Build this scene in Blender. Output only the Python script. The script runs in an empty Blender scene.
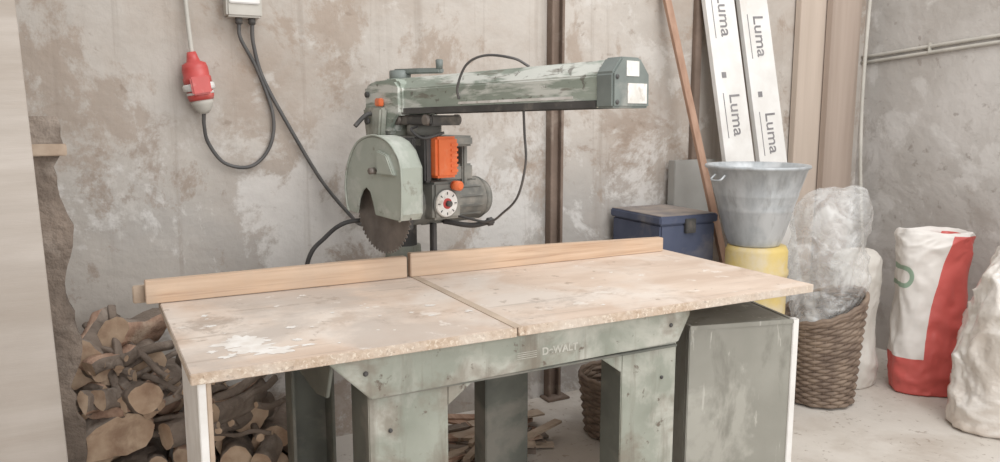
import bpy, bmesh, math, random
from mathutils import Vector, Matrix, noise
random.seed(7)
rad=math.radians
scene=bpy.context.scene
def S(r,g,b,k=.84):
    f=lambda c:(c/255/12.92) if c/255<=.04045 else ((c/255+.055)/1.055)**2.4
    if max(r,g,b)-min(r,g,b)>75: k=.95
    y=.3*r+.59*g+.11*b
    r,g,b=[y+(c-y)*k for c in (r,g,b)]
    return (f(r),f(g),f(b),1)

# ---------------- materials ----------------
def M(name,c1,c2=None,scale=5,rough=.8,metal=0,bump=.15,bscale=40,patches=(),stretch=(1,1,1),lo=.35,hi=.65,alpha=None,bstretch=None,bdist=.01,coat=0,alphan=None):
    m=bpy.data.materials.new(name); m.use_nodes=True
    nt=m.node_tree; N=nt.nodes; L=nt.links
    bs=N['Principled BSDF']
    tc=N.new('ShaderNodeTexCoord')
    def mapped(st,off=0):
        mp=N.new('ShaderNodeMapping'); mp.inputs['Scale'].default_value=st
        mp.inputs['Location'].default_value=(off,off*1.7,off*.6)
        L.new(tc.outputs['Object'],mp.inputs[0]); return mp.outputs[0]
    def nz(st,sc,det=6,dist=0,off=0,r=.55):
        n=N.new('ShaderNodeTexNoise'); n.inputs['Scale'].default_value=sc
        n.inputs['Detail'].default_value=det; n.inputs['Distortion'].default_value=dist; n.inputs['Roughness'].default_value=r
        L.new(mapped(st,off),n.inputs['Vector']); return n.outputs['Fac']
    def mr(src,a,b,c=0,d=1):
        n=N.new('ShaderNodeMapRange'); n.inputs[1].default_value=a;n.inputs[2].default_value=b
        n.inputs[3].default_value=c;n.inputs[4].default_value=d
        L.new(src,n.inputs[0]); return n.outputs[0]
    def mix(f,a,b):
        n=N.new('ShaderNodeMix'); n.data_type='RGBA'
        L.new(f,n.inputs[0])
        for i,v in ((6,a),(7,b)):
            if isinstance(v,tuple): n.inputs[i].default_value=v
            else: L.new(v,n.inputs[i])
        return n.outputs[2]
    col=mix(mr(nz(stretch,scale),lo,hi),c1,c2 or c1)
    for i,p in enumerate(patches):
        f=mr(nz(p.get('st',(1,1,1)),p.get('s',3),p.get('d',8),p.get('dist',.3),off=p.get('off',3.1*(i+1)),r=p.get('r',.6)),p['lo'],p['hi'],0,p.get('a',1))
        for ax,rg in p.get('mask',()):
            sp=N.new('ShaderNodeSeparateXYZ'); L.new(tc.outputs['Object'],sp.inputs[0])
            g=mr(sp.outputs[ax],rg[0],rg[1])
            mu=N.new('ShaderNodeMath'); mu.operation='MULTIPLY'; L.new(f,mu.inputs[0]); L.new(g,mu.inputs[1]); f=mu.outputs[0]
        col=mix(f,col,p['c'])
    L.new(col,bs.inputs['Base Color'])
    bs.inputs['Roughness'].default_value=rough; bs.inputs['Metallic'].default_value=metal
    if coat: bs.inputs['Coat Weight'].default_value=coat; bs.inputs['Coat Roughness'].default_value=.15
    if bump:
        b=N.new('ShaderNodeBump'); b.inputs['Strength'].default_value=bump; b.inputs['Distance'].default_value=bdist
        L.new(nz(bstretch or stretch,bscale,8),b.inputs['Height']); L.new(b.outputs[0],bs.inputs['Normal'])
    if alpha is not None: bs.inputs['Alpha'].default_value=alpha
    if alphan: L.new(mr(nz((1,1,1),alphan[0],5,1.2,4.4),.4,.62,alphan[1],alphan[2]),bs.inputs['Alpha'])
    return m

wallm=M('old_plaster',S(190,180,169),S(171,161,150),1.3,.95,bump=.45,bscale=9,bdist=.025,patches=[
  dict(c=S(156,135,117),s=.9,lo=.47,hi=.63,a=.65,r=.66),
  dict(c=S(156,152,147),s=.9,lo=.42,hi=.60,a=.6,r=.62,off=5.2,mask=[(2,(1.35,1.0))]),
  dict(c=S(212,207,201),s=1.7,lo=.50,hi=.55,a=.65,r=.72,off=1.3,mask=[(2,(1.55,1.2))]),
  dict(c=S(204,198,190),s=3.3,lo=.57,hi=.63,a=.5,r=.7),
  dict(c=S(140,117,98),s=1.5,lo=.54,hi=.59,a=.65,r=.74,st=(1.1,1,1),off=9.4,mask=[(2,(1.8,1.3))]),
  dict(c=S(150,127,107),s=1.5,lo=.56,hi=.61,a=.6,r=.72,st=(1.2,1,1)),
  dict(c=S(130,110,93),s=7,lo=.61,hi=.67,a=.5,r=.7),
  dict(c=S(136,120,105),s=2.0,st=(7,7,.25),lo=.55,hi=.68,a=.4)])
wallr=M('grey_render',S(190,183,176),S(173,166,158),2,.95,bump=.45,bscale=12,bdist=.02,patches=[
  dict(c=S(160,151,142),s=1.2,lo=.49,hi=.64,a=.65),dict(c=S(208,203,197),s=4,lo=.56,hi=.63,a=.5),
  dict(c=S(134,123,113),s=14,lo=.62,hi=.69,a=.6),dict(c=S(150,139,128),s=2.4,lo=.56,hi=.62,a=.5,r=.72)])
floorm=M('dusty_concrete',S(208,199,188),S(187,176,163),1.5,.9,bump=.3,bscale=20,patches=[
  dict(c=S(164,147,130),s=2,lo=.48,hi=.64,a=.65),dict(c=S(132,113,96),s=30,lo=.60,hi=.67,a=.6)])
tabm=M('worn_board',S(214,190,169),S(198,170,147),3,.75,bump=.12,bscale=60,stretch=(1,3,1),patches=[
  dict(c=S(219,206,193),s=2.3,lo=.45,hi=.60,a=.75),
  dict(c=S(172,143,118),s=4,lo=.55,hi=.66,a=.55,r=.7),
  dict(c=S(146,120,98),s=20,lo=.64,hi=.69,a=.55),
  dict(c=S(178,163,150),s=3.0,lo=.44,hi=.58,a=.7,mask=[(0,(1.0,.6))]),
  dict(c=S(132,109,90),s=4.2,lo=.585,hi=.65,a=.45,off=8.8,r=.75,mask=[(0,(1.9,.8))]),
  dict(c=S(230,222,212),s=11,lo=.62,hi=.67,a=.55),
  dict(c=S(150,127,108),s=3,st=(.4,9,1),lo=.60,hi=.66,a=.4)])
chipm=M('chipboard_edge',S(198,173,148),S(174,146,120),60,.85,bump=.3,bscale=90,patches=[
  dict(c=S(220,203,180),s=90,lo=.56,hi=.62,a=.8),dict(c=S(128,103,82),s=70,lo=.61,hi=.66,a=.8),dict(c=S(210,198,184),s=4,lo=.42,hi=.6,a=.65)])
pine=M('pine',S(214,180,148),S(196,158,124),3,.7,bump=.1,bscale=30,stretch=(.8,8,14),patches=[
  dict(c=S(162,120,88),s=3,st=(.5,6,22),lo=.53,hi=.66,a=.6),dict(c=S(112,78,54),s=7,lo=.67,hi=.71),dict(c=S(184,158,134),s=2.5,lo=.46,hi=.64,a=.55)])
oldw=M('dusty_offcut_wood',S(186,162,138),S(158,132,108),3,.85,bump=.1,stretch=(3,3,3))
lathm=M('brown_lath',S(174,132,106),S(150,108,82),4,.7,stretch=(6,6,1))
green=M('worn_green_paint',S(148,151,136),S(126,130,115),4,.65,bump=.12,bscale=25,patches=[
  dict(c=S(188,184,171),s=4,lo=.49,hi=.63,a=.65),
  dict(c=S(116,101,84),s=6,lo=.55,hi=.65,a=.6),dict(c=S(88,70,56),s=20,lo=.62,hi=.67,a=.85),dict(c=S(106,93,78),s=4,st=(5,5,.5),lo=.56,hi=.68,a=.55)])
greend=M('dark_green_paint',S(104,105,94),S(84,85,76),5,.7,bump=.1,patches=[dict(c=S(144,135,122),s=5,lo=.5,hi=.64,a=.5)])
armm=M('arm_green_paint',S(152,162,147),S(128,138,123),4,.55,bump=.06,stretch=(1,3,3),patches=[
  dict(c=S(212,212,202),s=5,st=(.7,3,4),lo=.48,hi=.56,a=.8),
  dict(c=S(104,93,79),s=8,st=(.7,3,3),lo=.575,hi=.63,a=.7),dict(c=S(82,71,60),s=26,lo=.61,hi=.66,a=.7)])
guardm=M('guard_green_paint',S(168,174,160),S(148,155,141),5,.55,bump=.05,patches=[dict(c=S(204,203,194),s=6,lo=.50,hi=.64,a=.55),dict(c=S(116,108,93),s=12,lo=.61,hi=.67,a=.6)])
darkm=M('dark_metal',S(80,77,74),S(60,58,56),9,.65,metal=.1,bump=.05,patches=[dict(c=S(138,128,116),s=9,lo=.54,hi=.68,a=.5)])
capm=M('end_cap_grey',S(114,122,116),S(96,103,98),9,.5,bump=.05,patches=[dict(c=S(160,158,148),s=8,lo=.54,hi=.65,a=.5)])
motorm=M('motor_grey',S(116,115,107),S(94,93,87),9,.8,bump=.05,patches=[dict(c=S(160,151,138),s=8,lo=.5,hi=.66,a=.55)])
steel=M('saw_steel',S(126,115,106),S(102,92,84),14,.5,metal=.3,bump=.05)
black=M('black_rubber',S(52,50,49),S(68,65,63),12,.6,bump=.03)
cablem=M('cable_rubber',S(70,68,67),S(88,84,81),12,.6,bump=.03)
printm=M('print_ink',S(112,108,110),S(136,132,132),12,.7,bump=0)
worn=M('worn_lettering',S(186,182,170),S(156,154,140),30,.7,bump=0)
orange=M('orange_plastic',S(236,112,58),S(222,98,46),8,.45,bump=.02,patches=[dict(c=S(220,160,124),s=7,lo=.55,hi=.68,a=.5)])
redm=M('red_plastic',S(204,76,70),S(186,62,58),8,.45,bump=.02,patches=[dict(c=S(214,140,128),s=14,lo=.57,hi=.68,a=.5)])
white=M('dusty_white',S(232,229,224),S(216,211,204),6,.65,bump=.03,patches=[dict(c=S(196,186,173),s=4,lo=.57,hi=.7,a=.55)])
greyp=M('grey_plastic',S(190,184,172),S(172,166,154),6,.6,bump=.03)
label=M('label_white',S(228,224,218),S(198,192,182),14,.6,bump=0,patches=[dict(c=S(170,156,140),s=30,lo=.55,hi=.65,a=.6)])
splash=M('white_paint',S(234,229,222),S(218,208,197),25,.7,bump=.1)
rust=M('rusty_steel',S(124,102,87),S(104,84,70),5,.85,bump=.3,patches=[dict(c=S(152,135,120),s=4,lo=.55,hi=.66,a=.6)])
galv=M('galvanised_zinc',S(180,184,186),S(154,158,160),7,.5,metal=.25,bump=.08,bscale=15,stretch=(3,3,.7),patches=[dict(c=S(204,205,205),s=5,lo=.5,hi=.62,a=.6),dict(c=S(138,138,136),s=5,st=(4,4,.6),lo=.56,hi=.67,a=.55)])
yellow=M('yellow_plastic',S(212,184,106),S(194,166,90),5,.55,bump=.05,patches=[dict(c=S(200,184,156),s=5,lo=.46,hi=.62,a=.7)])
blue=M('blue_paint',S(76,84,110),S(62,70,96),5,.65,bump=.05,patches=[dict(c=S(128,122,121),s=5,lo=.50,hi=.66,a=.6)])
dustm=M('sawdust',S(198,174,150),S(172,150,128),6,.95,bump=.2)
dustd=M('grimy_dust',S(152,136,122),S(112,104,102),7,.95,bump=.2)
cardb=M('cardboard',S(198,178,160),S(185,165,147),2,.9,stretch=(8,8,.5),bump=.05)
cardd=M('brown_board',S(176,155,139),S(162,141,125),2,.9,stretch=(8,8,.5),bump=.05)
plym=M('pale_sheet',S(193,182,171),S(178,166,154),2,.85,stretch=(.8,1,9),bump=.08,patches=[dict(c=S(162,147,132),s=1.5,st=(.6,1,5),lo=.48,hi=.66,a=.6),dict(c=S(152,137,123),s=1.2,lo=.36,hi=.7,a=.75,mask=[(2,(1.3,.7))])])
bark=M('bark',S(132,114,99),S(100,85,73),9,.95,bump=.9,bscale=22,bdist=.02,patches=[dict(c=S(166,150,135),s=7,lo=.5,hi=.66,a=.65)])
logend=M('log_end',S(202,170,138),S(172,136,106),14,.85,bump=.3,patches=[dict(c=S(142,106,80),s=9,lo=.53,hi=.65,a=.7)])
splitm=M('split_wood',S(186,146,119),S(150,110,87),5,.85,bump=.6,bscale=20,stretch=(6,1,6),patches=[dict(c=S(212,190,164),s=6,lo=.52,hi=.66,a=.6),dict(c=S(124,86,65),s=3,lo=.52,hi=.66,a=.5)])
wick=M('wicker',S(140,117,97),S(104,83,68),14,.75,bump=.2)
plas=M('clear_plastic',S(236,235,232),S(218,216,212),6,.15,bump=.5,bscale=20,bdist=.02,coat=.5,alphan=(9,.20,.52))
plas2=M('filled_plastic_bag',S(226,218,209),S(204,192,179),4,.3,bump=.5,bscale=22,bdist=.02,coat=.7,patches=[dict(c=S(190,167,146),s=3,lo=.48,hi=.62,a=.45)])
sackm=M('sack_cloth',S(206,199,189),S(187,178,166),6,.8,bump=.4,bscale=12,bdist=.02)
trolm=M('grey_green_panel',S(144,141,129),S(127,124,112),3,.65,bump=.06,patches=[dict(c=S(178,174,161),s=2.4,lo=.56,hi=.61,a=.5,st=(1,1,.8)),dict(c=S(102,98,86),s=4,st=(1.6,3,.6),lo=.54,hi=.62,a=.55),dict(c=S(188,184,171),s=6,st=(4,4,.7),lo=.63,hi=.67,a=.6)])

# ---------------- mesh helpers ----------------
def root(name,loc=(0,0,0),rz=0):
    e=bpy.data.objects.new(name,None); e.empty_display_size=.1
    e.location=loc; e.rotation_euler=(0,0,rz); scene.collection.objects.link(e); return e
def finish(bm,name,mats,parent=None,loc=(0,0,0),rot=(0,0,0),smooth=False,recalc=True):
    if recalc: bmesh.ops.recalc_face_normals(bm,faces=bm.faces)
    me=bpy.data.meshes.new(name); bm.to_mesh(me); bm.free()
    for m in (mats if isinstance(mats,(list,tuple)) else [mats]): me.materials.append(m)
    if smooth:
        for p in me.polygons: p.use_smooth=True
    o=bpy.data.objects.new(name,me); scene.collection.objects.link(o)
    o.location=loc; o.rotation_euler=rot
    if parent: o.parent=parent
    return o
def box(name,a,b,mat,parent=None,bev=.003,loc=(0,0,0),rot=(0,0,0)):
    bm=bmesh.new(); bmesh.ops.create_cube(bm,size=1)
    for v in bm.verts:
        v.co=Vector([a[i]+(v.co[i]+.5)*(b[i]-a[i]) for i in range(3)])
    if bev: bmesh.ops.bevel(bm,geom=bm.edges[:],offset=bev,segments=2,affect='EDGES')
    return finish(bm,name,mat,parent,loc,rot)
def cyl(name,p,q,r,mat,parent=None,r2=None,seg=28,bev=.003):
    p=Vector(p);q=Vector(q);d=q-p
    bm=bmesh.new(); bmesh.ops.create_cone(bm,cap_ends=True,segments=seg,radius1=r,radius2=r if r2 is None else r2,depth=d.length)
    if bev:
        es=[e for e in bm.edges if any(len(f.verts)>4 for f in e.link_faces)]
        bmesh.ops.bevel(bm,geom=es,offset=bev,segments=2,affect='EDGES')
    R=d.to_track_quat('Z','Y').to_matrix().to_4x4()
    bmesh.ops.transform(bm,matrix=Matrix.Translation((p+q)/2)@R,verts=bm.verts)
    o=finish(bm,name,mat,parent)
    for f in o.data.polygons: f.use_smooth=len(f.vertices)==4 
    return o
def prism(name,pts,axis,a,b,mat,parent=None,bev=.003):
    bm=bmesh.new()
    def mk(p,t):
        l=list(p); l.insert(axis,t); return bm.verts.new(l)
    A=[mk(p,a) for p in pts];B=[mk(p,b) for p in pts];n=len(pts)
    bm.faces.new(A);bm.faces.new(B[::-1])
    for i in range(n): bm.faces.new((A[i],B[i],B[(i+1)%n],A[(i+1)%n]))
    if bev: bmesh.ops.bevel(bm,geom=bm.edges[:],offset=bev,segments=2,affect='EDGES')
    return finish(bm,name,mat,parent)
def spline(pts,n=10):
    P=[Vector(p) for p in pts]; P=[2*P[0]-P[1]]+P+[2*P[-1]-P[-2]]; out=[]
    for i in range(1,len(P)-2):
        for k in range(n):
            t=k/n;a,b,c,d=P[i-1:i+3]
            out.append(.5*((2*b)+(c-a)*t+(2*a-5*b+4*c-d)*t*t+(3*b-a-3*c+d)*t**3))
    out.append(P[-2]); return out
def tube_bm(bm,pts,r,seg=8,closed=False,mi=0):
    rings=[];n=len(pts);up=Vector((.13,.27,1)).normalized()
    for i,p in enumerate(pts):
        t=(pts[(i+1)%n]-pts[i-1]) if closed else (pts[min(i+1,n-1)]-pts[max(i-1,0)])
        t.normalize(); x=t.cross(up)
        if x.length<1e-3: x=t.cross(Vector((1,0,0)))
        x.normalize(); y=t.cross(x)
        rr=r[i] if isinstance(r,list) else r
        rings.append([bm.verts.new(p+rr*(math.cos(a)*x+math.sin(a)*y)) for a in [2*math.pi*k/seg for k in range(seg)]])
    for i in range(n if closed else n-1):
        A=rings[i];B=rings[(i+1)%n]
        for k in range(seg):
            f=bm.faces.new((A[k],A[(k+1)%seg],B[(k+1)%seg],B[k])); f.material_index=mi
    if not closed:
        bm.faces.new(rings[0]);bm.faces.new(rings[-1])
def tube(name,pts,r,mat,parent=None,n=10,smooth=True):
    bm=bmesh.new(); tube_bm(bm,spline(pts,n),r); return finish(bm,name,mat,parent,smooth=smooth)
def lathe(name,prof,mat,parent=None,seg=48,loc=(0,0,0),rot=(0,0,0),smooth=True):
    bm=bmesh.new();R=[]
    for r,z in prof: R.append([bm.verts.new((r*math.cos(2*math.pi*k/seg),r*math.sin(2*math.pi*k/seg),z)) for k in range(seg)])
    for i in range(len(R)-1):
        for k in range(seg): bm.faces.new((R[i][k],R[i][(k+1)%seg],R[i+1][(k+1)%seg],R[i+1][k]))
    if prof[0][0]>1e-4: bm.faces.new(R[0])
    if prof[-1][0]>1e-4: bm.faces.new(R[-1])
    bmesh.ops.remove_doubles(bm,verts=bm.verts,dist=1e-5)
    return finish(bm,name,mat,parent,loc,rot,smooth)
def sack(name,prof,w,d,mat,loc,rz=0,ex=2.6,amp=.02,fr=3,seed=0,parent=None,seg=150,wr=.01,lean=(0,0),gather=0,gz=.8,cf=1.0):
    """soft bag: superelliptic profile, broad bulges, sharp crinkles, gathered neck folds"""
    bm=bmesh.new();R=[]
    Z=spline([(p[0],0,p[1]) for p in prof],12); H=max(p.z for p in Z); O=Vector((seed,seed*.7,3))
    for q in Z:
        ring=[]
        for k in range(seg):
            a=2*math.pi*k/seg;c=math.cos(a);s=math.sin(a)
            rr=1/((abs(c)**ex+abs(s)**ex)**(1/ex))
            v=Vector((q.x*w*rr*c,q.x*d*rr*s,q.z))
            wp=Vector((noise.noise(v*4+O),noise.noise(v*4+O*2),noise.noise(v*4-O)))*.12
            cr=0
            for f_,g_ in ((5*cf,1),(10*cf,.5),(19*cf,.28)):
                cr+=g_*(.22-abs(noise.noise((v+wp)*f_+O)))*3
            nn=noise.noise(v*fr+O)*amp+wr*cr
            if gather: nn+=gather*math.sin(a*15+3*noise.noise(Vector((c*2,s*2,seed))))*min(1,max(0,(v.z/H-gz)/.15))
            v+=Vector((c,s,0))*nn*(1 if q.x>.05 else 0)
            v.z+=(noise.noise(v*6+O)*amp+.5*wr*cr)*min(1,q.z*4)
            v.z=max(v.z,0)
            t=v.z/H; v.x+=lean[0]*t; v.y+=lean[1]*t
            ring.append(bm.verts.new(v))
        R.append(ring)
    for i in range(len(R)-1):
        for k in range(seg): bm.faces.new((R[i][k],R[i][(k+1)%seg],R[i+1][(k+1)%seg],R[i+1][k]))
    bm.faces.new(R[0]);bm.faces.new(R[-1])
    return finish(bm,name,mat,parent,loc,(0,0,rz),True)
def text(name,s,size,mat,parent,M4,ext=.0008,bold=.0):
    c=bpy.data.curves.new(name,'FONT');c.body=s;c.size=size;c.extrude=ext;c.align_x='CENTER';c.align_y='CENTER';c.offset=bold
    o=bpy.data.objects.new(name+'_tmp',c);scene.collection.objects.link(o)
    dg=bpy.context.evaluated_depsgraph_get(); me=bpy.data.meshes.new_from_object(o.evaluated_get(dg))
    bpy.data.objects.remove(o); me.materials.clear(); me.materials.append(mat)
    me.transform(M4)
    t=bpy.data.objects.new(name,me);scene.collection.objects.link(t)
    t.parent=parent; return t

# ---------------- room ----------------
WY=1.45; WX=4.116
box('floor',(-1.75,-3.2,-.1),(WX+.1,WY+.1,0),floorm,bev=0)
box('wall_back',(-1.6,WY,0),(WX,WY+.15,2.9),wallm,bev=0)
box('wall_right',(WX,-3.2,0),(WX+.15,WY+.15,2.9),wallr,bev=0)
box('wall_left',(-1.75,-3.2,0),(-1.6,WY+.15,2.9),wallm,bev=0)  # unseen front stretch is extended to block low side light from the left
r=root('steel_post')
prism('channel',[(1.835,WY),(1.835,WY-.05),(1.850,WY-.05),(1.850,WY-.02),(1.893,WY-.02),(1.893,WY-.05),(1.908,WY-.05),(1.908,WY)],2,0,2.85,rust,r,bev=.002)
box('base_plate',(1.81,WY-.09,0),(1.94,WY,.012),rust,r)
box('wall_batten',(2.745,WY-.03,0),(2.79,WY,2.7),rust)

# ---------------- electrics ----------------
r=root('socket_box')
box('housing',(.345,WY-.08,1.82),(.48,WY,2.0),greyp,r,bev=.008)
box('lid',(.355,WY-.09,1.87),(.47,WY-.078,1.99),white,r,bev=.004)
cyl('gland_1',(.395,WY-.045,1.795),(.395,WY-.045,1.825),.014,darkm,r)
cyl('gland_2',(.445,WY-.045,1.795),(.445,WY-.045,1.825),.014,darkm,r)
r=root('power_plug_connector')
tube('feed_cable',[(.195,WY-.02,2.6),(.20,WY-.02,2.1),(.205,WY-.035,1.85),(.213,WY-.06,1.67)],.009,greyp,r)
q=root('plug_body'); q.parent=r; q.scale=(1.18,1.18,1.05); q.rotation_euler=(0,rad(-9),0)
q.location=(.213,WY-.065,1.66)
lathe('red_plug',[(0,.02),(.014,.02),(.018,0),(.022,-.015),(.037,-.022),(.041,-.04),(.041,-.07),(.044,-.072),(.044,-.095),(0,-.095)],redm,q)
lathe('collar',[(0,-.094),(.046,-.094),(.050,-.10),(.050,-.115),(.046,-.12),(0,-.12)],white,q)
lathe('red_socket',[(0,-.119),(.041,-.119),(.042,-.14),(.038,-.155),(0,-.155)],redm,q)
lathe('white_label_band',[(0,-.125),(.0428,-.125),(.0428,-.134),(0,-.134)],white,q)
lathe('grey_grip',[(0,-.154),(.036,-.154),(.034,-.17),(.024,-.19),(.014,-.205),(0,-.205)],greyp,q)
box('hinge_lid',(-.03,-.062,-.135),(.03,-.042,-.07),redm,q,bev=.005)
tube('loop_cable',[(.244,WY-.065,1.455),(.244,WY-.05,1.40),(.26,WY-.03,1.33),(.32,WY-.02,1.25),(.42,WY-.02,1.235),(.497,WY-.02,1.31),(.517,WY-.02,1.44),(.463,WY-.02,1.62),(.40,WY-.04,1.74),(.395,WY-.045,1.797)],.0075,cablem,r)
r=root('supply_cable')
tube('main_cable',[(.445,WY-.045,1.797),(.45,WY-.03,1.72),(.485,WY-.02,1.585),(.588,WY-.02,1.38),(.708,WY-.02,1.166),(.80,WY-.08,1.03),(.80,1.2,1.0),(.79,1.06,1.04)],.008,cablem,r)
tube('floor_cable',[(.50,1.16,.02),(.52,1.15,.6),(.56,1.117,.88),(.623,1.083,.975),(.69,1.05,1.03),(.79,1.04,1.04)],.009,black,r)

# ---------------- work table ----------------
T=root('work_table')
def board(name,x0,x1,y0,y1,z0,z1,parent):
    o=box(name,(x0,y0,z0),(x1,y1,z1),[tabm,chipm],parent,bev=.002)
    for p in o.data.polygons:
        if p.normal.z<.5: p.material_index=1
    return o
board('top_left',0,.868,0,.835,.822,.850,T)
board('top_right',.872,2.068,0,.835,.823,.851,T)
box('joint_strip',(.856,.0,.8495),(.884,.80,.8525),dustm,T,bev=.0005)
bm=bmesh.new(); bz=[.8506]
def blob(x,y,rx,ry,n=60,s=0,z=None):
    vs=[]; bz[0]+=.00002; zz=z or bz[0]
    for k in range(n):
        a=2*math.pi*k/n;f=max(.35,1+.7*noise.noise(Vector((math.cos(a)*1.7+s,math.sin(a)*1.7,s)))+.5*noise.noise(Vector((math.cos(a)*5+s,math.sin(a)*5,s)))+.25*noise.noise(Vector((math.cos(a)*13+s,math.sin(a)*13,s))))
        vs.append(bm.verts.new((x+rx*f*math.cos(a),y+ry*f*math.sin(a),zz)))
    f=bm.faces.new(vs)
    f.normal_update()
    if f.normal.z<0: f.normal_flip()
blob(.15,.22,.065,.045,s=1.3);blob(.17,.15,.06,.045,s=2.2);blob(.22,.10,.055,.024,s=3.4);blob(.07,.16,.012,.01,s=5);blob(.29,.17,.014,.012,s=7);blob(.10,.10,.02,.01,s=9.1);blob(.30,.11,.02,.008,s=12.1)
for i in range(26):
    s_=random.choice((.004,.005,.007,.011))
    blob(random.uniform(.05,.95),random.uniform(.05,.7),s_*random.uniform(.8,1.5),s_,s=10.3+i*1.1)
for i in range(7): blob(random.uniform(1,1.9),random.uniform(.1,.7),.008,.006,s=60+i,z=.8516+i*.0001)
finish(bm,'paint_splashes',splash,T,recalc=False)
def fence(name,x0,x1,h0,h1,y):
    return prism(name,[(x0,.852),(x1,.852),(x1,.852+h1),(x0,.852+h0)],1,y,y+.035,pine,T,bev=.0025)
fence('fence_left',-.04,.838,.074,.078,.775)
fence('fence_right',.852,2.03,.088,.060,.775)
box('fence_batten_left',(-.075,.812,.85),(.83,.838,.905),oldw,T)
box('fence_batten_right',(.87,.812,.85),(2.0,.838,.885),oldw,T)
box('left_end_panel',(.015,.01,0),(.034,.36,.822),white,T,bev=.002)
box('left_panel_edge',(.034,.01,0),(.046,.035,.822),oldw,T,bev=.002)

# ---------------- radial arm saw ----------------
SAW=root('radial_arm_saw')
prism('front_apron',[(.335,.822),(.335,.812),(.445,.70),(1.485,.715),(1.53,.80),(1.53,.822)],1,.030,.040,green,SAW,bev=.003)
box('apron_bottom_flange',(.445,.034,.698),(1.485,.075,.706),greend,SAW,bev=.002)
box('apron_top_flange',(.335,.034,.812),(1.53,.09,.822),green,SAW,bev=.002)
def leg(nm,x0,x1,y0,y1,front,mat=green,matd=greend,spl=0):
    t=.010
    yf=y0 if front else y1-t
    prism(nm+'_face',[(x0-spl,0),(x1+spl*.3,0),(x1,.81),(x0,.81)],1,yf,yf+t,mat,SAW,bev=.003)
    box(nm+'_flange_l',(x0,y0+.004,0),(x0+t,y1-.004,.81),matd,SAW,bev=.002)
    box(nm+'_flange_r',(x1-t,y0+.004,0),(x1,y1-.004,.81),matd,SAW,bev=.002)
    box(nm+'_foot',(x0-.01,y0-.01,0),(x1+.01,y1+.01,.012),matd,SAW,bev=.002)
leg('front_left_leg',.44,.672,.045,.20,True)
leg('front_right_leg',1.27,1.49,.045,.16,True)
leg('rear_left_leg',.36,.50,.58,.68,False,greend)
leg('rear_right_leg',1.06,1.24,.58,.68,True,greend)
for k,(xa,xb) in enumerate(((.672,.76),(1.27,1.18))):
    prism('gusset_%d'%k,[(xa,.705),(xb,.705),(xa,.64)],1,.044,.052,green,SAW,bev=.002)
prism('cheek_left',[(.04,.812),(.68,.812),(.68,.70),(.20,.68),(.10,.70)],0,.342,.352,greend,SAW,bev=.002)
box('rear_beam',(.36,.685,.66),(1.5,.72,.82),greend,SAW)
box('rail_right',(1.47,.09,.70),(1.49,.685,.82),greend,SAW)
for i,(x,z) in enumerate(((.43,.775),(1.45,.775))): cyl('bolt_%d'%i,(x,.031,z),(x,.024,z),.007,darkm,SAW)
for i,(x,z) in enumerate(((.50,.60),(1.43,.60))): cyl('leg_bolt_%d'%i,(x,.046,z),(x,.038,z),.006,darkm,SAW)
text('maker_lettering','DeWALT',.031,worn,SAW,Matrix.Translation((1.03,.0292,.756))@Matrix.Rotation(rad(90),4,'X'),bold=.0010,ext=.0006)
for k in range(4): box('emblem_line_%d'%k,(.885,.0293,.744+k*.006),(.950,.0301,.7455+k*.006),worn,SAW,bev=0)
box('column_bracket',(.80,.72,.55),(1.05,1.12,.80),greend,SAW,bev=.01)
H=root('saw_head',(.924,1.037,0),rad(-75.9)); H.parent=SAW
AZ=1.515
cyl('column',(0,0,.56),(0,0,1.50),.055,darkm,H)
lathe('column_base',[(0,.78),(.10,.78),(.10,.81),(.075,.83),(.07,.93),(0,.93)],green,H)
lathe('column_collar',[(0,1.33),(.072,1.33),(.078,1.34),(.078,1.44),(0,1.44)],green,H)
prism('head_casting',[(-.11,1.39),(-.115,1.55),(-.06,1.57),(.10,1.575),(.13,1.55),(.13,1.44),(.08,1.44),(.06,1.37),(-.05,1.37)],1,-.095,.095,armm,H,bev=.012)
prism('rear_clamp',[(-.155,1.40),(-.165,1.50),(-.11,1.53),(-.10,1.37),(-.13,1.35)],1,-.05,.05,green,H,bev=.008)
prism('side_rib',[(-.06,1.34),(-.08,1.47),(.05,1.47),(.03,1.34)],1,-.125,-.09,green,H,bev=.008)
cyl('clamp_bolt_1',(-.03,-.13,1.42),(-.03,-.142,1.42),.014,darkm,H)
cyl('clamp_bolt_2',(-.08,-.096,1.52),(-.08,-.108,1.52),.012,darkm,H)
box('orange_latch',(-.005,-.118,1.475),(.03,-.096,1.505),orange,H,bev=.004)
tube('swivel_lever',[(-.02,-.11,1.45),(-.02,-.15,1.44),(-.03,-.19,1.40)],.009,darkm,H)
AR=root('arm_group'); AR.parent=H
th=rad(-1.1); AR.rotation_euler=(0,th,0)
p_=Vector((0.1,0,AZ)); AR.location=p_-Matrix.Rotation(th,3,'Y')@p_
def hexp(w,h,c,z=AZ): return [(-w,z-h),(-w,z+h-c),(-w+c*.9,z+h),(w-c*.9,z+h),(w,z+h-c),(w,z-h)]
prism('arm_beam',hexp(.076,.066,.045),0,-.06,1.08,armm,AR,bev=.004)
prism('arm_end_cap',hexp(.082,.071,.045),0,1.07,1.135,capm,AR,bev=.006)
box('arm_track_left',(.10,-.080,AZ-.070),(1.07,-.074,AZ-.048),darkm,AR,bev=.001)
box('arm_track_right',(.10,.074,AZ-.070),(1.07,.080,AZ-.048),darkm,AR,bev=.001)
box('arm_scale',(.45,-.0775,AZ-.042),(.98,-.0755,AZ-.034),label,AR,bev=0)
box('end_label_1',(1.134,-.025,AZ+.018),(1.137,.030,AZ+.060),label,AR,bev=0)
box('end_label_2',(1.134,-.02,AZ-.058),(1.137,.066,AZ-.002),label,AR,bev=0)
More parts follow.
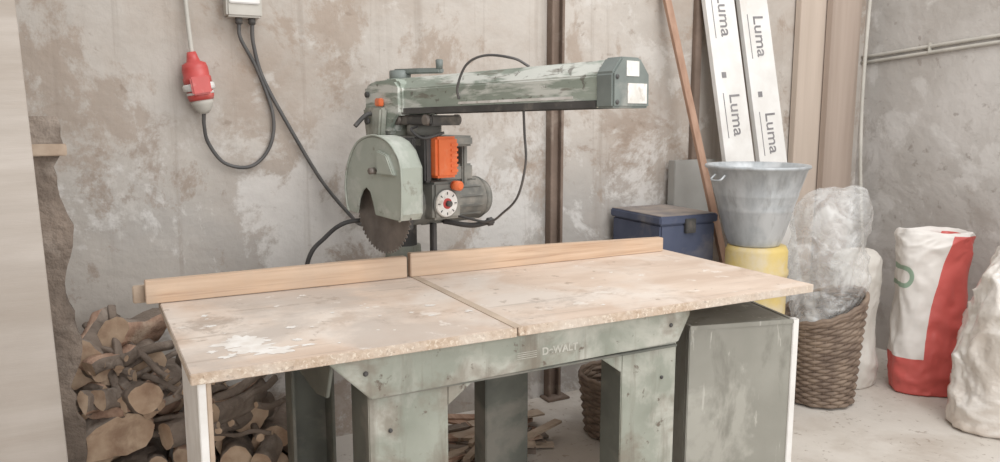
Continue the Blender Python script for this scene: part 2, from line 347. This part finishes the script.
cyl('end_screw_1',(1.133,-.065,AZ-.055),(1.140,-.065,AZ-.055),.007,darkm,AR)
cyl('end_screw_2',(1.133,-.065,AZ+.015),(1.140,-.065,AZ+.015),.007,darkm,AR)
tube('arm_cable_top',[(.46,-.082,1.49),(.47,-.095,1.53),(.52,-.095,1.60),(.60,-.08,1.625),(.70,-.05,1.61),(.74,-.02,1.583)],.0045,cablem,AR)
cyl('crank_hub',(0,0,1.56),(0,0,1.612),.042,capm,H)
cyl('crank_hub_base',(0,0,1.55),(0,0,1.58),.055,armm,H)
prism('crank_arm',[(-.02,-.02),(.10,.012),(.17,.06),(.175,.08),(.15,.08),(.08,.04),(-.02,.025)],2,1.598,1.618,capm,H,bev=.004)
cyl('crank_grip',(.160,.068,1.61),(.160,.068,1.65),.012,capm,H,r2=.015)
BX=.151;BZ=1.115
box('carriage',(.05,-.07,1.405),(.29,.07,1.442),darkm,H,bev=.006)
for i,(x,y) in enumerate(((.08,-.06),(.26,-.06),(.08,.06),(.26,.06))):
    cyl('roller_%d'%i,(x,y,1.425),(x,y+.02*(1 if y>0 else -1),1.425),.02,steel,H)
cyl('yoke_pivot',(BX,0,1.36),(BX,0,1.41),.065,motorm,H)
box('yoke_top',(.06,-.085,1.325),(.25,.16,1.365),motorm,H,bev=.008)
box('yoke_side_near',(.09,-.095,1.07),(.21,-.07,1.36),darkm,H,bev=.006)
box('yoke_side_far',(.09,.14,1.07),(.21,.165,1.36),motorm,H,bev=.006)
cyl('motor',(BX,-.10,BZ),(BX,.25,BZ),.085,motorm,H,bev=.01)
for k in range(14):
    a=2*math.pi*k/14
    box('motor_rib_%d'%k,(-.004,-.02,.083),(.004,.22,.089),motorm,H,bev=.001,loc=(BX,0,BZ),rot=(0,a,0))
cyl('motor_end_bell',(BX,.245,BZ),(BX,.285,BZ),.088,motorm,H,r2=.070,bev=.006)
box('motor_switch_box',(.19,-.06,1.06),(.285,.07,1.20),motorm,H,bev=.01)
box('motor_terminal_box',(.10,.03,1.19),(.20,.20,1.255),motorm,H,bev=.008)
box('orange_handle',(.235,-.055,1.215),(.30,.045,1.365),orange,H,bev=.01)
for k in range(6): box('handle_rib_%d'%k,(.298,.008,1.235+k*.019),(.3045,.04,1.245+k*.019),orange,H,bev=.001)
box('handle_black_mount',(.20,-.085,1.20),(.27,-.055,1.37),black,H,bev=.006)
cyl('orange_knob',(.285,.03,1.185),(.33,.03,1.185),.018,orange,H,bev=.006)
cyl('dial_plate',(.284,-.005,1.12),(.294,-.005,1.12),.050,label,H)
cyl('dial_ring',(.280,-.005,1.12),(.288,-.005,1.12),.055,motorm,H)
cyl('dial_red',(.293,-.005,1.12),(.296,-.005,1.12),.020,redm,H)
cyl('dial_knob',(.295,-.005,1.12),(.315,-.005,1.12),.011,darkm,H)
for k in range(8):
    box('dial_tick_%d'%k,(.2935,-.002,.033),(.2955,.002,.043),black,H,bev=0,loc=(0,-.005,1.12),rot=(rad(45*k),0,0))
for k,zz in enumerate((1.07,1.16,1.25,1.31)):
    box('black_clip_%d'%k,(.14,-.135,zz),(.20,-.09,zz+.03),black,H,bev=.004)
box('black_mount_bar',(.17,-.12,1.02),(.20,-.09,1.36),black,H,bev=.004)
tube('lock_lever',[(.20,.05,1.04),(.30,.10,1.03),(.36,.14,1.045)],.010,black,H)
cyl('lever_ball',(.35,.135,1.043),(.375,.152,1.05),.016,black,H,bev=.006)
box('kickback_rod',(.20,-.02,.90),(.225,0,1.04),black,H,bev=.003)
gp=[(-.25,-.012),(-.234,-.03),(-.165,-.035),(-.150,.02),(-.12,.055),(-.085,.07),(-.05,.055),(-.025,.01),(-.013,-.03),(.175,-.038),(.195,-.015),(.195,.147),(.150,.205),(.10,.235),(.045,.250),(-.01,.256),(-.065,.252),(-.12,.24),(-.169,.218),(-.21,.18),(-.24,.137),(-.258,.09),(-.262,.045)]
gp=[(x*.80+BX+.025,z+BZ) for x,z in gp]
prism('guard_front_plate',gp,1,-.235,-.228,guardm,H,bev=.002)
prism('guard_back_plate',gp,1,-.152,-.145,guardm,H,bev=.002)
bm=bmesh.new(); idx=list(range(9,len(gp)))+[0,1]
A=[];B=[]
for i in idx:
    A.append(bm.verts.new((gp[i][0],-.235,gp[i][1])));B.append(bm.verts.new((gp[i][0],-.145,gp[i][1])))
for i in range(len(idx)-1): bm.faces.new((A[i],A[i+1],B[i+1],B[i]))
o=finish(bm,'guard_rim',guardm,H); sm=o.modifiers.new('s','SOLIDIFY'); sm.thickness=.006
tube('guard_bead',[(x,-.236,z) for x,z in gp[9:]+gp[:2]],.004,guardm,H,n=3)
prism('guard_chute',[(BX+.05,BZ+.12),(BX+.05,BZ+.205),(BX+.11,BZ+.19),(BX+.155,BZ+.12)],1,-.25,-.23,guardm,H,bev=.004)
cyl('guard_wing_nut',(BX+.02,-.235,BZ+.13),(BX+.02,-.262,BZ+.13),.012,steel,H)
bm=bmesh.new(); n=60; R=.178; outer=[]
for k in range(n):
    a0=2*math.pi*k/n
    for da,rr in ((0,R),(.35,R*.998),(.45,R*.945),(.8,R*.955)):
        a=a0+da*2*math.pi/n; outer.append((rr*math.cos(a),rr*math.sin(a)))
f1=[bm.verts.new((x,-.0015,z)) for x,z in outer];f2=[bm.verts.new((x,.0015,z)) for x,z in outer]
bm.faces.new(f1);bm.faces.new(f2[::-1]);m_=len(outer)
for i in range(m_): bm.faces.new((f1[i],f2[i],f2[(i+1)%m_],f1[(i+1)%m_]))
finish(bm,'blade',steel,H,loc=(BX,-.19,BZ))
cyl('arbor_flange',(BX,-.205,BZ),(BX,-.18,BZ),.035,darkm,H)
cyl('arbor_nut',(BX,-.22,BZ),(BX,-.20,BZ),.017,steel,H,seg=6)
cyl('arbor_shaft',(BX,-.19,BZ),(BX,-.09,BZ),.015,darkm,H)
tube('arm_cable_bottom',[(.64,.05,1.46),(.635,.06,1.38),(.62,.08,1.28),(.56,.10,1.16),(.46,.12,1.09),(.38,.12,1.05),(.26,.09,1.06),(.20,.07,1.08)],.0045,cablem,H)
tube('guard_cable',[(.20,-.07,1.40),(.22,-.11,1.39),(.28,-.10,1.36),(.31,-.03,1.38)],.005,black,H)

# ---------------- trolley panel ----------------
TR=root('tool_trolley',(1.59,.096,0),math.atan2(-.101,.396))
box('front_panel',(0,0,.06),(.41,.018,.735),trolm,TR,bev=.003)
box('panel_top_lip',(0,-.004,.722),(.41,.0,.738),trolm,TR,bev=.001)
box('right_stile',(.392,-.006,.06),(.415,.02,.738),white,TR,bev=.002)
box('side_left',(0,.018,.06),(.018,.42,.735),trolm,TR)
box('side_right',(.392,.02,.06),(.41,.42,.735),trolm,TR)
box('bottom',(.018,.018,.06),(.392,.42,.08),trolm,TR)
box('top',(.018,.018,.715),(.392,.42,.733),trolm,TR)
for i,(x,y) in enumerate(((.04,.05),(.37,.05),(.04,.38),(.37,.38))):
    cyl('wheel_%d'%i,(x-.012,y,.03),(x+.012,y,.03),.03,darkm,TR)

def beam(name,p,q,w,t,mat,parent=None,xdir=Vector((1,0,0))):
    p=Vector(p);q=Vector(q);z=(q-p).normalized();y=z.cross(xdir).normalized();x=y.cross(z)
    bm=bmesh.new(); bmesh.ops.create_cube(bm,size=1)
    for v in bm.verts: v.co=Vector((v.co.x*w,v.co.y*t,(v.co.z+.5)*(q-p).length))
    bmesh.ops.bevel(bm,geom=bm.edges[:],offset=.002,segments=1,affect='EDGES')
    mt=Matrix((x,y,z)).transposed().to_4x4(); mt.translation=p
    bmesh.ops.transform(bm,matrix=mt,verts=bm.verts)
    return finish(bm,name,mat,parent),mt
beam('wooden_lath',(2.746,.892,.01),(2.505,1.425,2.15),.042,.022,lathm)

# ---------------- white printed boards ----------------
for i in range(2):
    pr=root('packaged_panel')
    o,L4=beam('panel',(3.01+.245*i,1.06,.01),(2.835+.245*i,1.425,2.3),.205,.03,white,pr)
    for k,h in enumerate((1.45,1.98)):
        hh=h-.10*i
        text('print_%d'%k,'Luma',.105,printm,pr,L4@Matrix.Translation((.01,-.0165,hh))@Matrix.Rotation(rad(90),4,'X')@Matrix.Rotation(rad(-90),4,'Z'),bold=.0005)
        b=box('print_block_%d'%k,(-.055,-.0172,hh+.20),(-.025,-.0150,hh+.23),printm,pr,bev=0); b.data.transform(L4)
        b=box('print_bar_%d'%k,(-.064,-.0172,hh-.12),(-.060,-.0150,hh+.12),printm,pr,bev=0); b.data.transform(L4)
box('cardboard_sheet',(3.50,WY-.05,0),(3.74,WY-.01,2.5),cardb,bev=.002)
box('brown_hardboard_sheet',(3.70,WY-.10,0),(3.95,WY-.06,2.6),cardd,bev=.002)
tube('thin_pole',[(3.93,1.12,.012),(3.88,1.2,.8),(3.89,1.26,1.5),(3.96,1.30,2.4)],.011,greyp)
box('grey_metal_panel',(2.58,WY-.09,0),(2.86,WY-.035,1.20),M('grey_panel',S(160,157,150),S(146,142,135),4,.7),bev=.003)
r=root('wall_conduit')
for k in range(2):
    tube('conduit_%d'%k,[(WX-.012,WY-.005,1.755+.034*k),(WX-.012,.6,1.82+.034*k),(WX-.012,-.6,1.90+.034*k)],.011,greyp,r)
for k in range(3):
    y=.2+.4*k; zz=1.82+(.6-y)*.066
    box('clip_%d'%k,(WX-.026,y,zz-.01),(WX,y+.012,zz+.05),greyp,r)

# ---------------- blue chest ----------------
r=root('blue_metal_chest',(2.375,1.2,0),rad(-2))
box('body',(-.165,-.2,0),(.165,.2,.925),blue,r,bev=.008)
box('lid',(-.175,-.21,.925),(.175,.21,.965),blue,r,bev=.006)
box('dust_layer',(-.165,-.2,.964),(.165,.2,.968),dustd,r,bev=.001)
box('latch',(-.03,-.222,.88),(.03,-.205,.95),darkm,r)
# ---------------- drum on dolly, bucket ----------------
DX,DY=2.557,.763
r=root('wheeled_dolly',(DX,DY,0),rad(10))
box('platform',(-.14,-.14,.12),(.14,.14,.145),oldw,r)
for i,(x,y) in enumerate(((.12,-.11),(-.11,-.11),(-.11,.11),(.12,.11))):
    cyl('wheel_%d'%i,(x,y-.012,.05),(x,y+.012,.05),.05,oldw,r); box('fork_%d'%i,(x-.02,y-.02,.09),(x+.02,y+.02,.12),darkm,r)
lathe('yellow_drum',[(0,.146),(.125,.146),(.14,.16),(.14,.40),(.146,.41),(.146,.43),(.14,.44),(.14,.70),(.146,.71),(.146,.73),(.14,.74),(.14,.82),(.13,.842),(0,.845)],yellow,loc=(DX+.01,DY-.01,0))
r=root('galvanised_bucket',(DX,DY,.846))
pf=[(0,0),(.115,0),(.118,.008),(.135,.05),(.165,.16),(.168,.165),(.168,.175),(.186,.23),(.188,.235),(.188,.245),(.222,.35),(.232,.355),(.236,.362),(.232,.37),(.224,.368),(.21,.34),(.16,.17),(.11,.02),(0,.02)]
lathe('shell',pf,galv,r)
for s in (-1,1):
    tube('ear_%d'%s,[(s*.225,-.03,.33),(s*.25,-.03,.31),(s*.255,0,.305),(s*.25,.03,.31),(s*.225,.03,.33)],.005,galv,r)
# ---------------- baskets ----------------
def basket(name,loc,rb,rt,h,rows,slope=0):
    r=root(name,loc)
    bm=bmesh.new(); ns=24
    def P(a,q,t):
        hh=h*(1+slope*math.cos(a+.3)); return Vector((q*math.cos(a),q*math.sin(a),hh*t))
    for i in range(rows):
        t=(i+.5)/rows; rr=rb+(rt-rb)*t
        pts=[P(2*math.pi*k/96,rr+.006*math.cos(ns/2*(2*math.pi*k/96)+(math.pi if i%2 else 0)),t) for k in range(96)]
        tube_bm(bm,pts,h/rows*.56,6,True)
    for k in range(ns):
        a=2*math.pi*k/ns
        tube_bm(bm,[P(a,rb,0),P(a,rt,1)],.005,6)
    for dz in (0,.014):
        tube_bm(bm,[P(2*math.pi*k/64,rt+.004,1)+Vector((0,0,dz+.004*math.sin(k*1.5))) for k in range(64)],.011,8,True)
    finish(bm,'weave',wick,r,smooth=True)
    cyl('bottom',(0,0,.005),(0,0,.015),rb,wick,r)
    return r
basket('wicker_basket',(3.06,.76,.012),.155,.19,.47,26,.16)
basket('wicker_basket',(1.90,.90,.005),.14,.17,.26,14)
sack('clear_plastic_bag',[(.02,.0),(.6,.01),(.78,.10),(.9,.18),(1.12,.30),(1.18,.42),(1.12,.55),(1.02,.65),(.75,.72),(.38,.76),(.03,.75)],.185,.155,plas,(3.03,.75,.32),.3,2.2,.06,4,3,wr=.018,lean=(.12,.0),cf=.8)
sack('pale_sack',[(.02,0),(.85,.0),(1,.06),(1.02,.3),(.95,.55),(.8,.68),(.45,.73),(.1,.74)],.13,.12,sackm,(3.42,.86,0),.2,2.6,.03,4,9,wr=.008)
sm_=bpy.data.materials.new('printed_sack'); sm_.use_nodes=True
nt=sm_.node_tree;N=nt.nodes;L=nt.links;bs=N['Principled BSDF']; bs.inputs['Roughness'].default_value=.5
tc=N.new('ShaderNodeTexCoord'); sp=N.new('ShaderNodeSeparateXYZ'); L.new(tc.outputs['Object'],sp.inputs[0])
def math_(op,a,b=None):
    n=N.new('ShaderNodeMath'); n.operation=op
    for i,v in enumerate((a,b)):
        if v is None: continue
        if isinstance(v,(int,float)): n.inputs[i].default_value=v
        else: L.new(v,n.inputs[i])
    return n.outputs[0]
x,z=sp.outputs[0],sp.outputs[2]
z2=math_('SUBTRACT',z,.2)
edge=math_('SUBTRACT',math_('MULTIPLY',math_('MULTIPLY',z2,z2),.25),.045)
redf=math_('GREATER_THAN',x,edge)
redf=math_('MAXIMUM',redf,math_('LESS_THAN',z,.20))
redf=math_('MULTIPLY',redf,math_('LESS_THAN',z,.84))
dx=math_('ADD',x,.155);dz=math_('SUBTRACT',z,.62)
ring=math_('SQRT',math_('ADD',math_('MULTIPLY',dx,dx),math_('MULTIPLY',math_('MULTIPLY',dz,dz),.5)))
grn=math_('MULTIPLY',math_('LESS_THAN',ring,.042),math_('GREATER_THAN',ring,.024))
nz_=N.new('ShaderNodeTexNoise');nz_.inputs['Scale'].default_value=9
L.new(tc.outputs['Object'],nz_.inputs['Vector'])
def mixc(f,a,b):
    n=N.new('ShaderNodeMix');n.data_type='RGBA'
    L.new(f,n.inputs[0])
    for i,v in ((6,a),(7,b)):
        if isinstance(v,tuple): n.inputs[i].default_value=v
        else: L.new(v,n.inputs[i])
    return n.outputs[2]
wc=mixc(nz_.outputs['Fac'],S(230,224,217),S(206,197,188))
rc=mixc(nz_.outputs['Fac'],S(212,92,84),S(192,72,67))
c_=mixc(redf,wc,rc); c_=mixc(grn,c_,S(136,164,138)); L.new(c_,bs.inputs['Base Color'])
bp=N.new('ShaderNodeBump');bp.inputs['Strength'].default_value=.5;bp.inputs['Distance'].default_value=.02
L.new(nz_.outputs['Fac'],bp.inputs['Height']);L.new(bp.outputs[0],bs.inputs['Normal'])
sack('printed_pellet_sack',[(.02,0),(.85,.0),(1,.05),(1.02,.25),(.98,.5),(1.0,.72),(1.04,.80),(1.02,.84),(.94,.86),(.8,.84),(.6,.78),(.1,.77)],.163,.12,sm_,(3.66,.60,0),rad(-27.9-12),3.4,.022,4,21,wr=.010)
sack('filled_plastic_bag',[(.02,0),(.9,.0),(1.05,.07),(1.12,.22),(1.10,.40),(1.02,.55),(.86,.68),(.62,.79),(.40,.86),(.44,.91),(.50,.96),(.30,.97),(.05,.94)],.235,.19,plas2,(3.55,.14,0),.2,2.2,.05,4,33,wr=.018,lean=(.03,-.04),gather=.012,gz=.7)

# ---------------- left sheet, slab ----------------
prism('large_pale_sheet',[(-1.55,0),(-.275,0),(-.335,2.5),(-1.55,2.5)],1,.645,.668,plym,bev=.002)
r=root('bark_edged_slab')
pts=[(-.75,0)]+[(-.245+.03*noise.noise(Vector((z*6,1,2)))+.02*noise.noise(Vector((z*22,4,2))),z) for z in [i*.03 for i in range(49)]]+[(-.75,1.45)]
prism('slab',pts,1,.80,.85,bark,r,bev=.002)
box('nailed_offcut',(-.33,.775,1.325),(-.225,.80,1.36),oldw,r)

# ---------------- firewood ----------------
bm=bmesh.new()
def log(c,d,ln,r,seed,split=False,flat=1.0):
    d=Vector(d).normalized();c=Vector(c)
    x=d.cross(Vector((0,0,1))).normalized();y=x.cross(d)
    ns=12;sg=20;R=[]
    for i in range(ns+1):
        t=i/ns;p=c+d*ln*t+x*.02*math.sin(t*3+seed)*ln+y*.03*noise.noise(Vector((t*2,seed,1)))
        ring=[]
        for k in range(sg):
            a=2*math.pi*k/sg
            f=1+.26*noise.noise(Vector((math.cos(a)*1.2+seed*3,math.sin(a)*1.2,t*ln*5)))+.10*noise.noise(Vector((math.cos(a)*5,math.sin(a)*5+seed,t*ln*14)))
            if split and math.sin(a+seed)>.25: f*=.25/math.sin(a+seed)*1.1+.05
            v=p+r*f*(x*math.cos(a)*flat+y*math.sin(a)); v.z=max(v.z,.002)
            ring.append(bm.verts.new(v))
        R.append(ring)
    for i in range(ns):
        for k in range(sg):
            f=bm.faces.new((R[i][k],R[i][(k+1)%sg],R[i+1][(k+1)%sg],R[i+1][k]))
            f.material_index=2 if split and (k*18+seed*57.3)%360<170 else 0
            f.smooth=True
    for rr in (R[0],R[-1]): f=bm.faces.new(rr);f.material_index=1
sd=0
for lay,(z,x0,x1) in enumerate(((.075,-.5,.58),(.21,-.5,.50),(.33,-.48,.30),(.45,-.46,.12),(.56,-.44,0.0))):
    x=x0+.03*lay
    while x<x1:
        rr=random.uniform(.04,.075); sd+=1.37
        log((x+rr,1.02+random.uniform(-.07,.05),z+random.uniform(-.02,.02)),(random.uniform(-.3,.2),1,random.uniform(-.1,.08)),.33,rr,sd,split=random.random()<.5)
        x+=rr*2.0
log((-.15,.90,.36),(-.35,1,.15),.42,.115,3.3,split=True)
log((-.25,.98,.63),(.2,1,.05),.36,.09,5.1,split=True)
log((-.13,1.0,.69),(.5,.8,-.1),.34,.07,8.4,split=True)
log((-.06,.83,.52),(-.25,1,-.1),.40,.052,2.2)
log((.0,.93,.335),(1,.45,.02),.42,.048,6.6)
log((.22,.93,.215),(.2,1,.03),.42,.055,7.7)
log((.31,.88,.20),(.55,1,.18),.45,.045,9.9)
log((.10,.86,.09),(.1,1,0),.42,.075,11.9)
log((-.35,.88,.14),(.1,1,0),.42,.11,13.9)
log((-.1,.86,.15),(.05,1,0),.42,.11,15.9,split=True)
for i in range(16):
    x=random.uniform(-.25,.25); z=.60-.7*max(0,(x+.05))+random.uniform(-.12,.03)
    log((x,random.uniform(.87,.95),z),(random.uniform(-1.2,1.2),random.uniform(.4,1),random.uniform(-.3,.4)),random.uniform(.15,.28),random.uniform(.025,.045),50+i*1.3,split=True,flat=random.uniform(.5,1))
for i in range(34):
    x=random.uniform(-.25,.35); z=.62-.60*max(0,(x+.05))+random.uniform(-.15,.03)
    log((x,random.uniform(.86,.95),z),(random.uniform(-1.2,1.2),random.uniform(.5,1),random.uniform(-.35,.5)),random.uniform(.2,.4),random.uniform(.006,.016),20+i)
finish(bm,'firewood_pile',[bark,logend,splitm])
# ---------------- offcuts under the table ----------------
bm=bmesh.new()
for i in range(80):
    w=random.uniform(.015,.07);t=random.uniform(.008,.02);l=random.uniform(.12,.45)
    x=random.uniform(1.05,1.48);y=random.uniform(.88,1.2);z=t/2+random.choice((0,.0,.02,.04,.06))
    vs=bmesh.ops.create_cube(bm,size=1)['verts']
    mt=Matrix.Translation((x,y,z+.008))@Matrix.Rotation(random.uniform(-.9,.9),4,'Z')@Matrix.Rotation(random.uniform(-.04,.04),4,'Y')@Matrix.Diagonal((l,w,t,1))
    bmesh.ops.transform(bm,matrix=mt,verts=vs)
    mi=random.choice((0,0,1,2))
    for v in vs:
        for f in v.link_faces: f.material_index=mi
finish(bm,'wood_offcuts',[oldw,splitm,bark])

# ---------------- light ----------------
w=bpy.data.worlds.new('World');scene.world=w;w.use_nodes=True
w.node_tree.nodes['Background'].inputs[0].default_value=(.97,.985,1,1);w.node_tree.nodes['Background'].inputs[1].default_value=.92
def area(name,loc,tgt,size,e,col=(1,1,1)):
    l=bpy.data.lights.new(name,'AREA');l.size=size;l.energy=e;l.color=col
    o=bpy.data.objects.new(name,l);scene.collection.objects.link(o);o.location=loc
    o.rotation_euler=(Vector(tgt)-Vector(loc)).to_track_quat('-Z','Y').to_euler()
area('skylight',(2.2,-1.2,4.2),(1.6,.8,.8),2.5,100,(1,.995,.985))
area('doorway_daylight',(1.2,-3.8,2.0),(1.4,1,.8),2.4,80,(1,.995,.99))
# ---------------- camera ----------------
cd=bpy.data.cameras.new('camera');cam=bpy.data.objects.new('camera',cd);scene.collection.objects.link(cam)
cam.location=(-.185,-1.884,1.45);cam.rotation_euler=(rad(90-8.54),0,rad(-27.9));cd.sensor_width=36;cd.lens=28.3
cd.clip_start=.05
scene.camera=cam
scene.view_settings.view_transform='Standard'
scene.view_settings.gamma=1.10
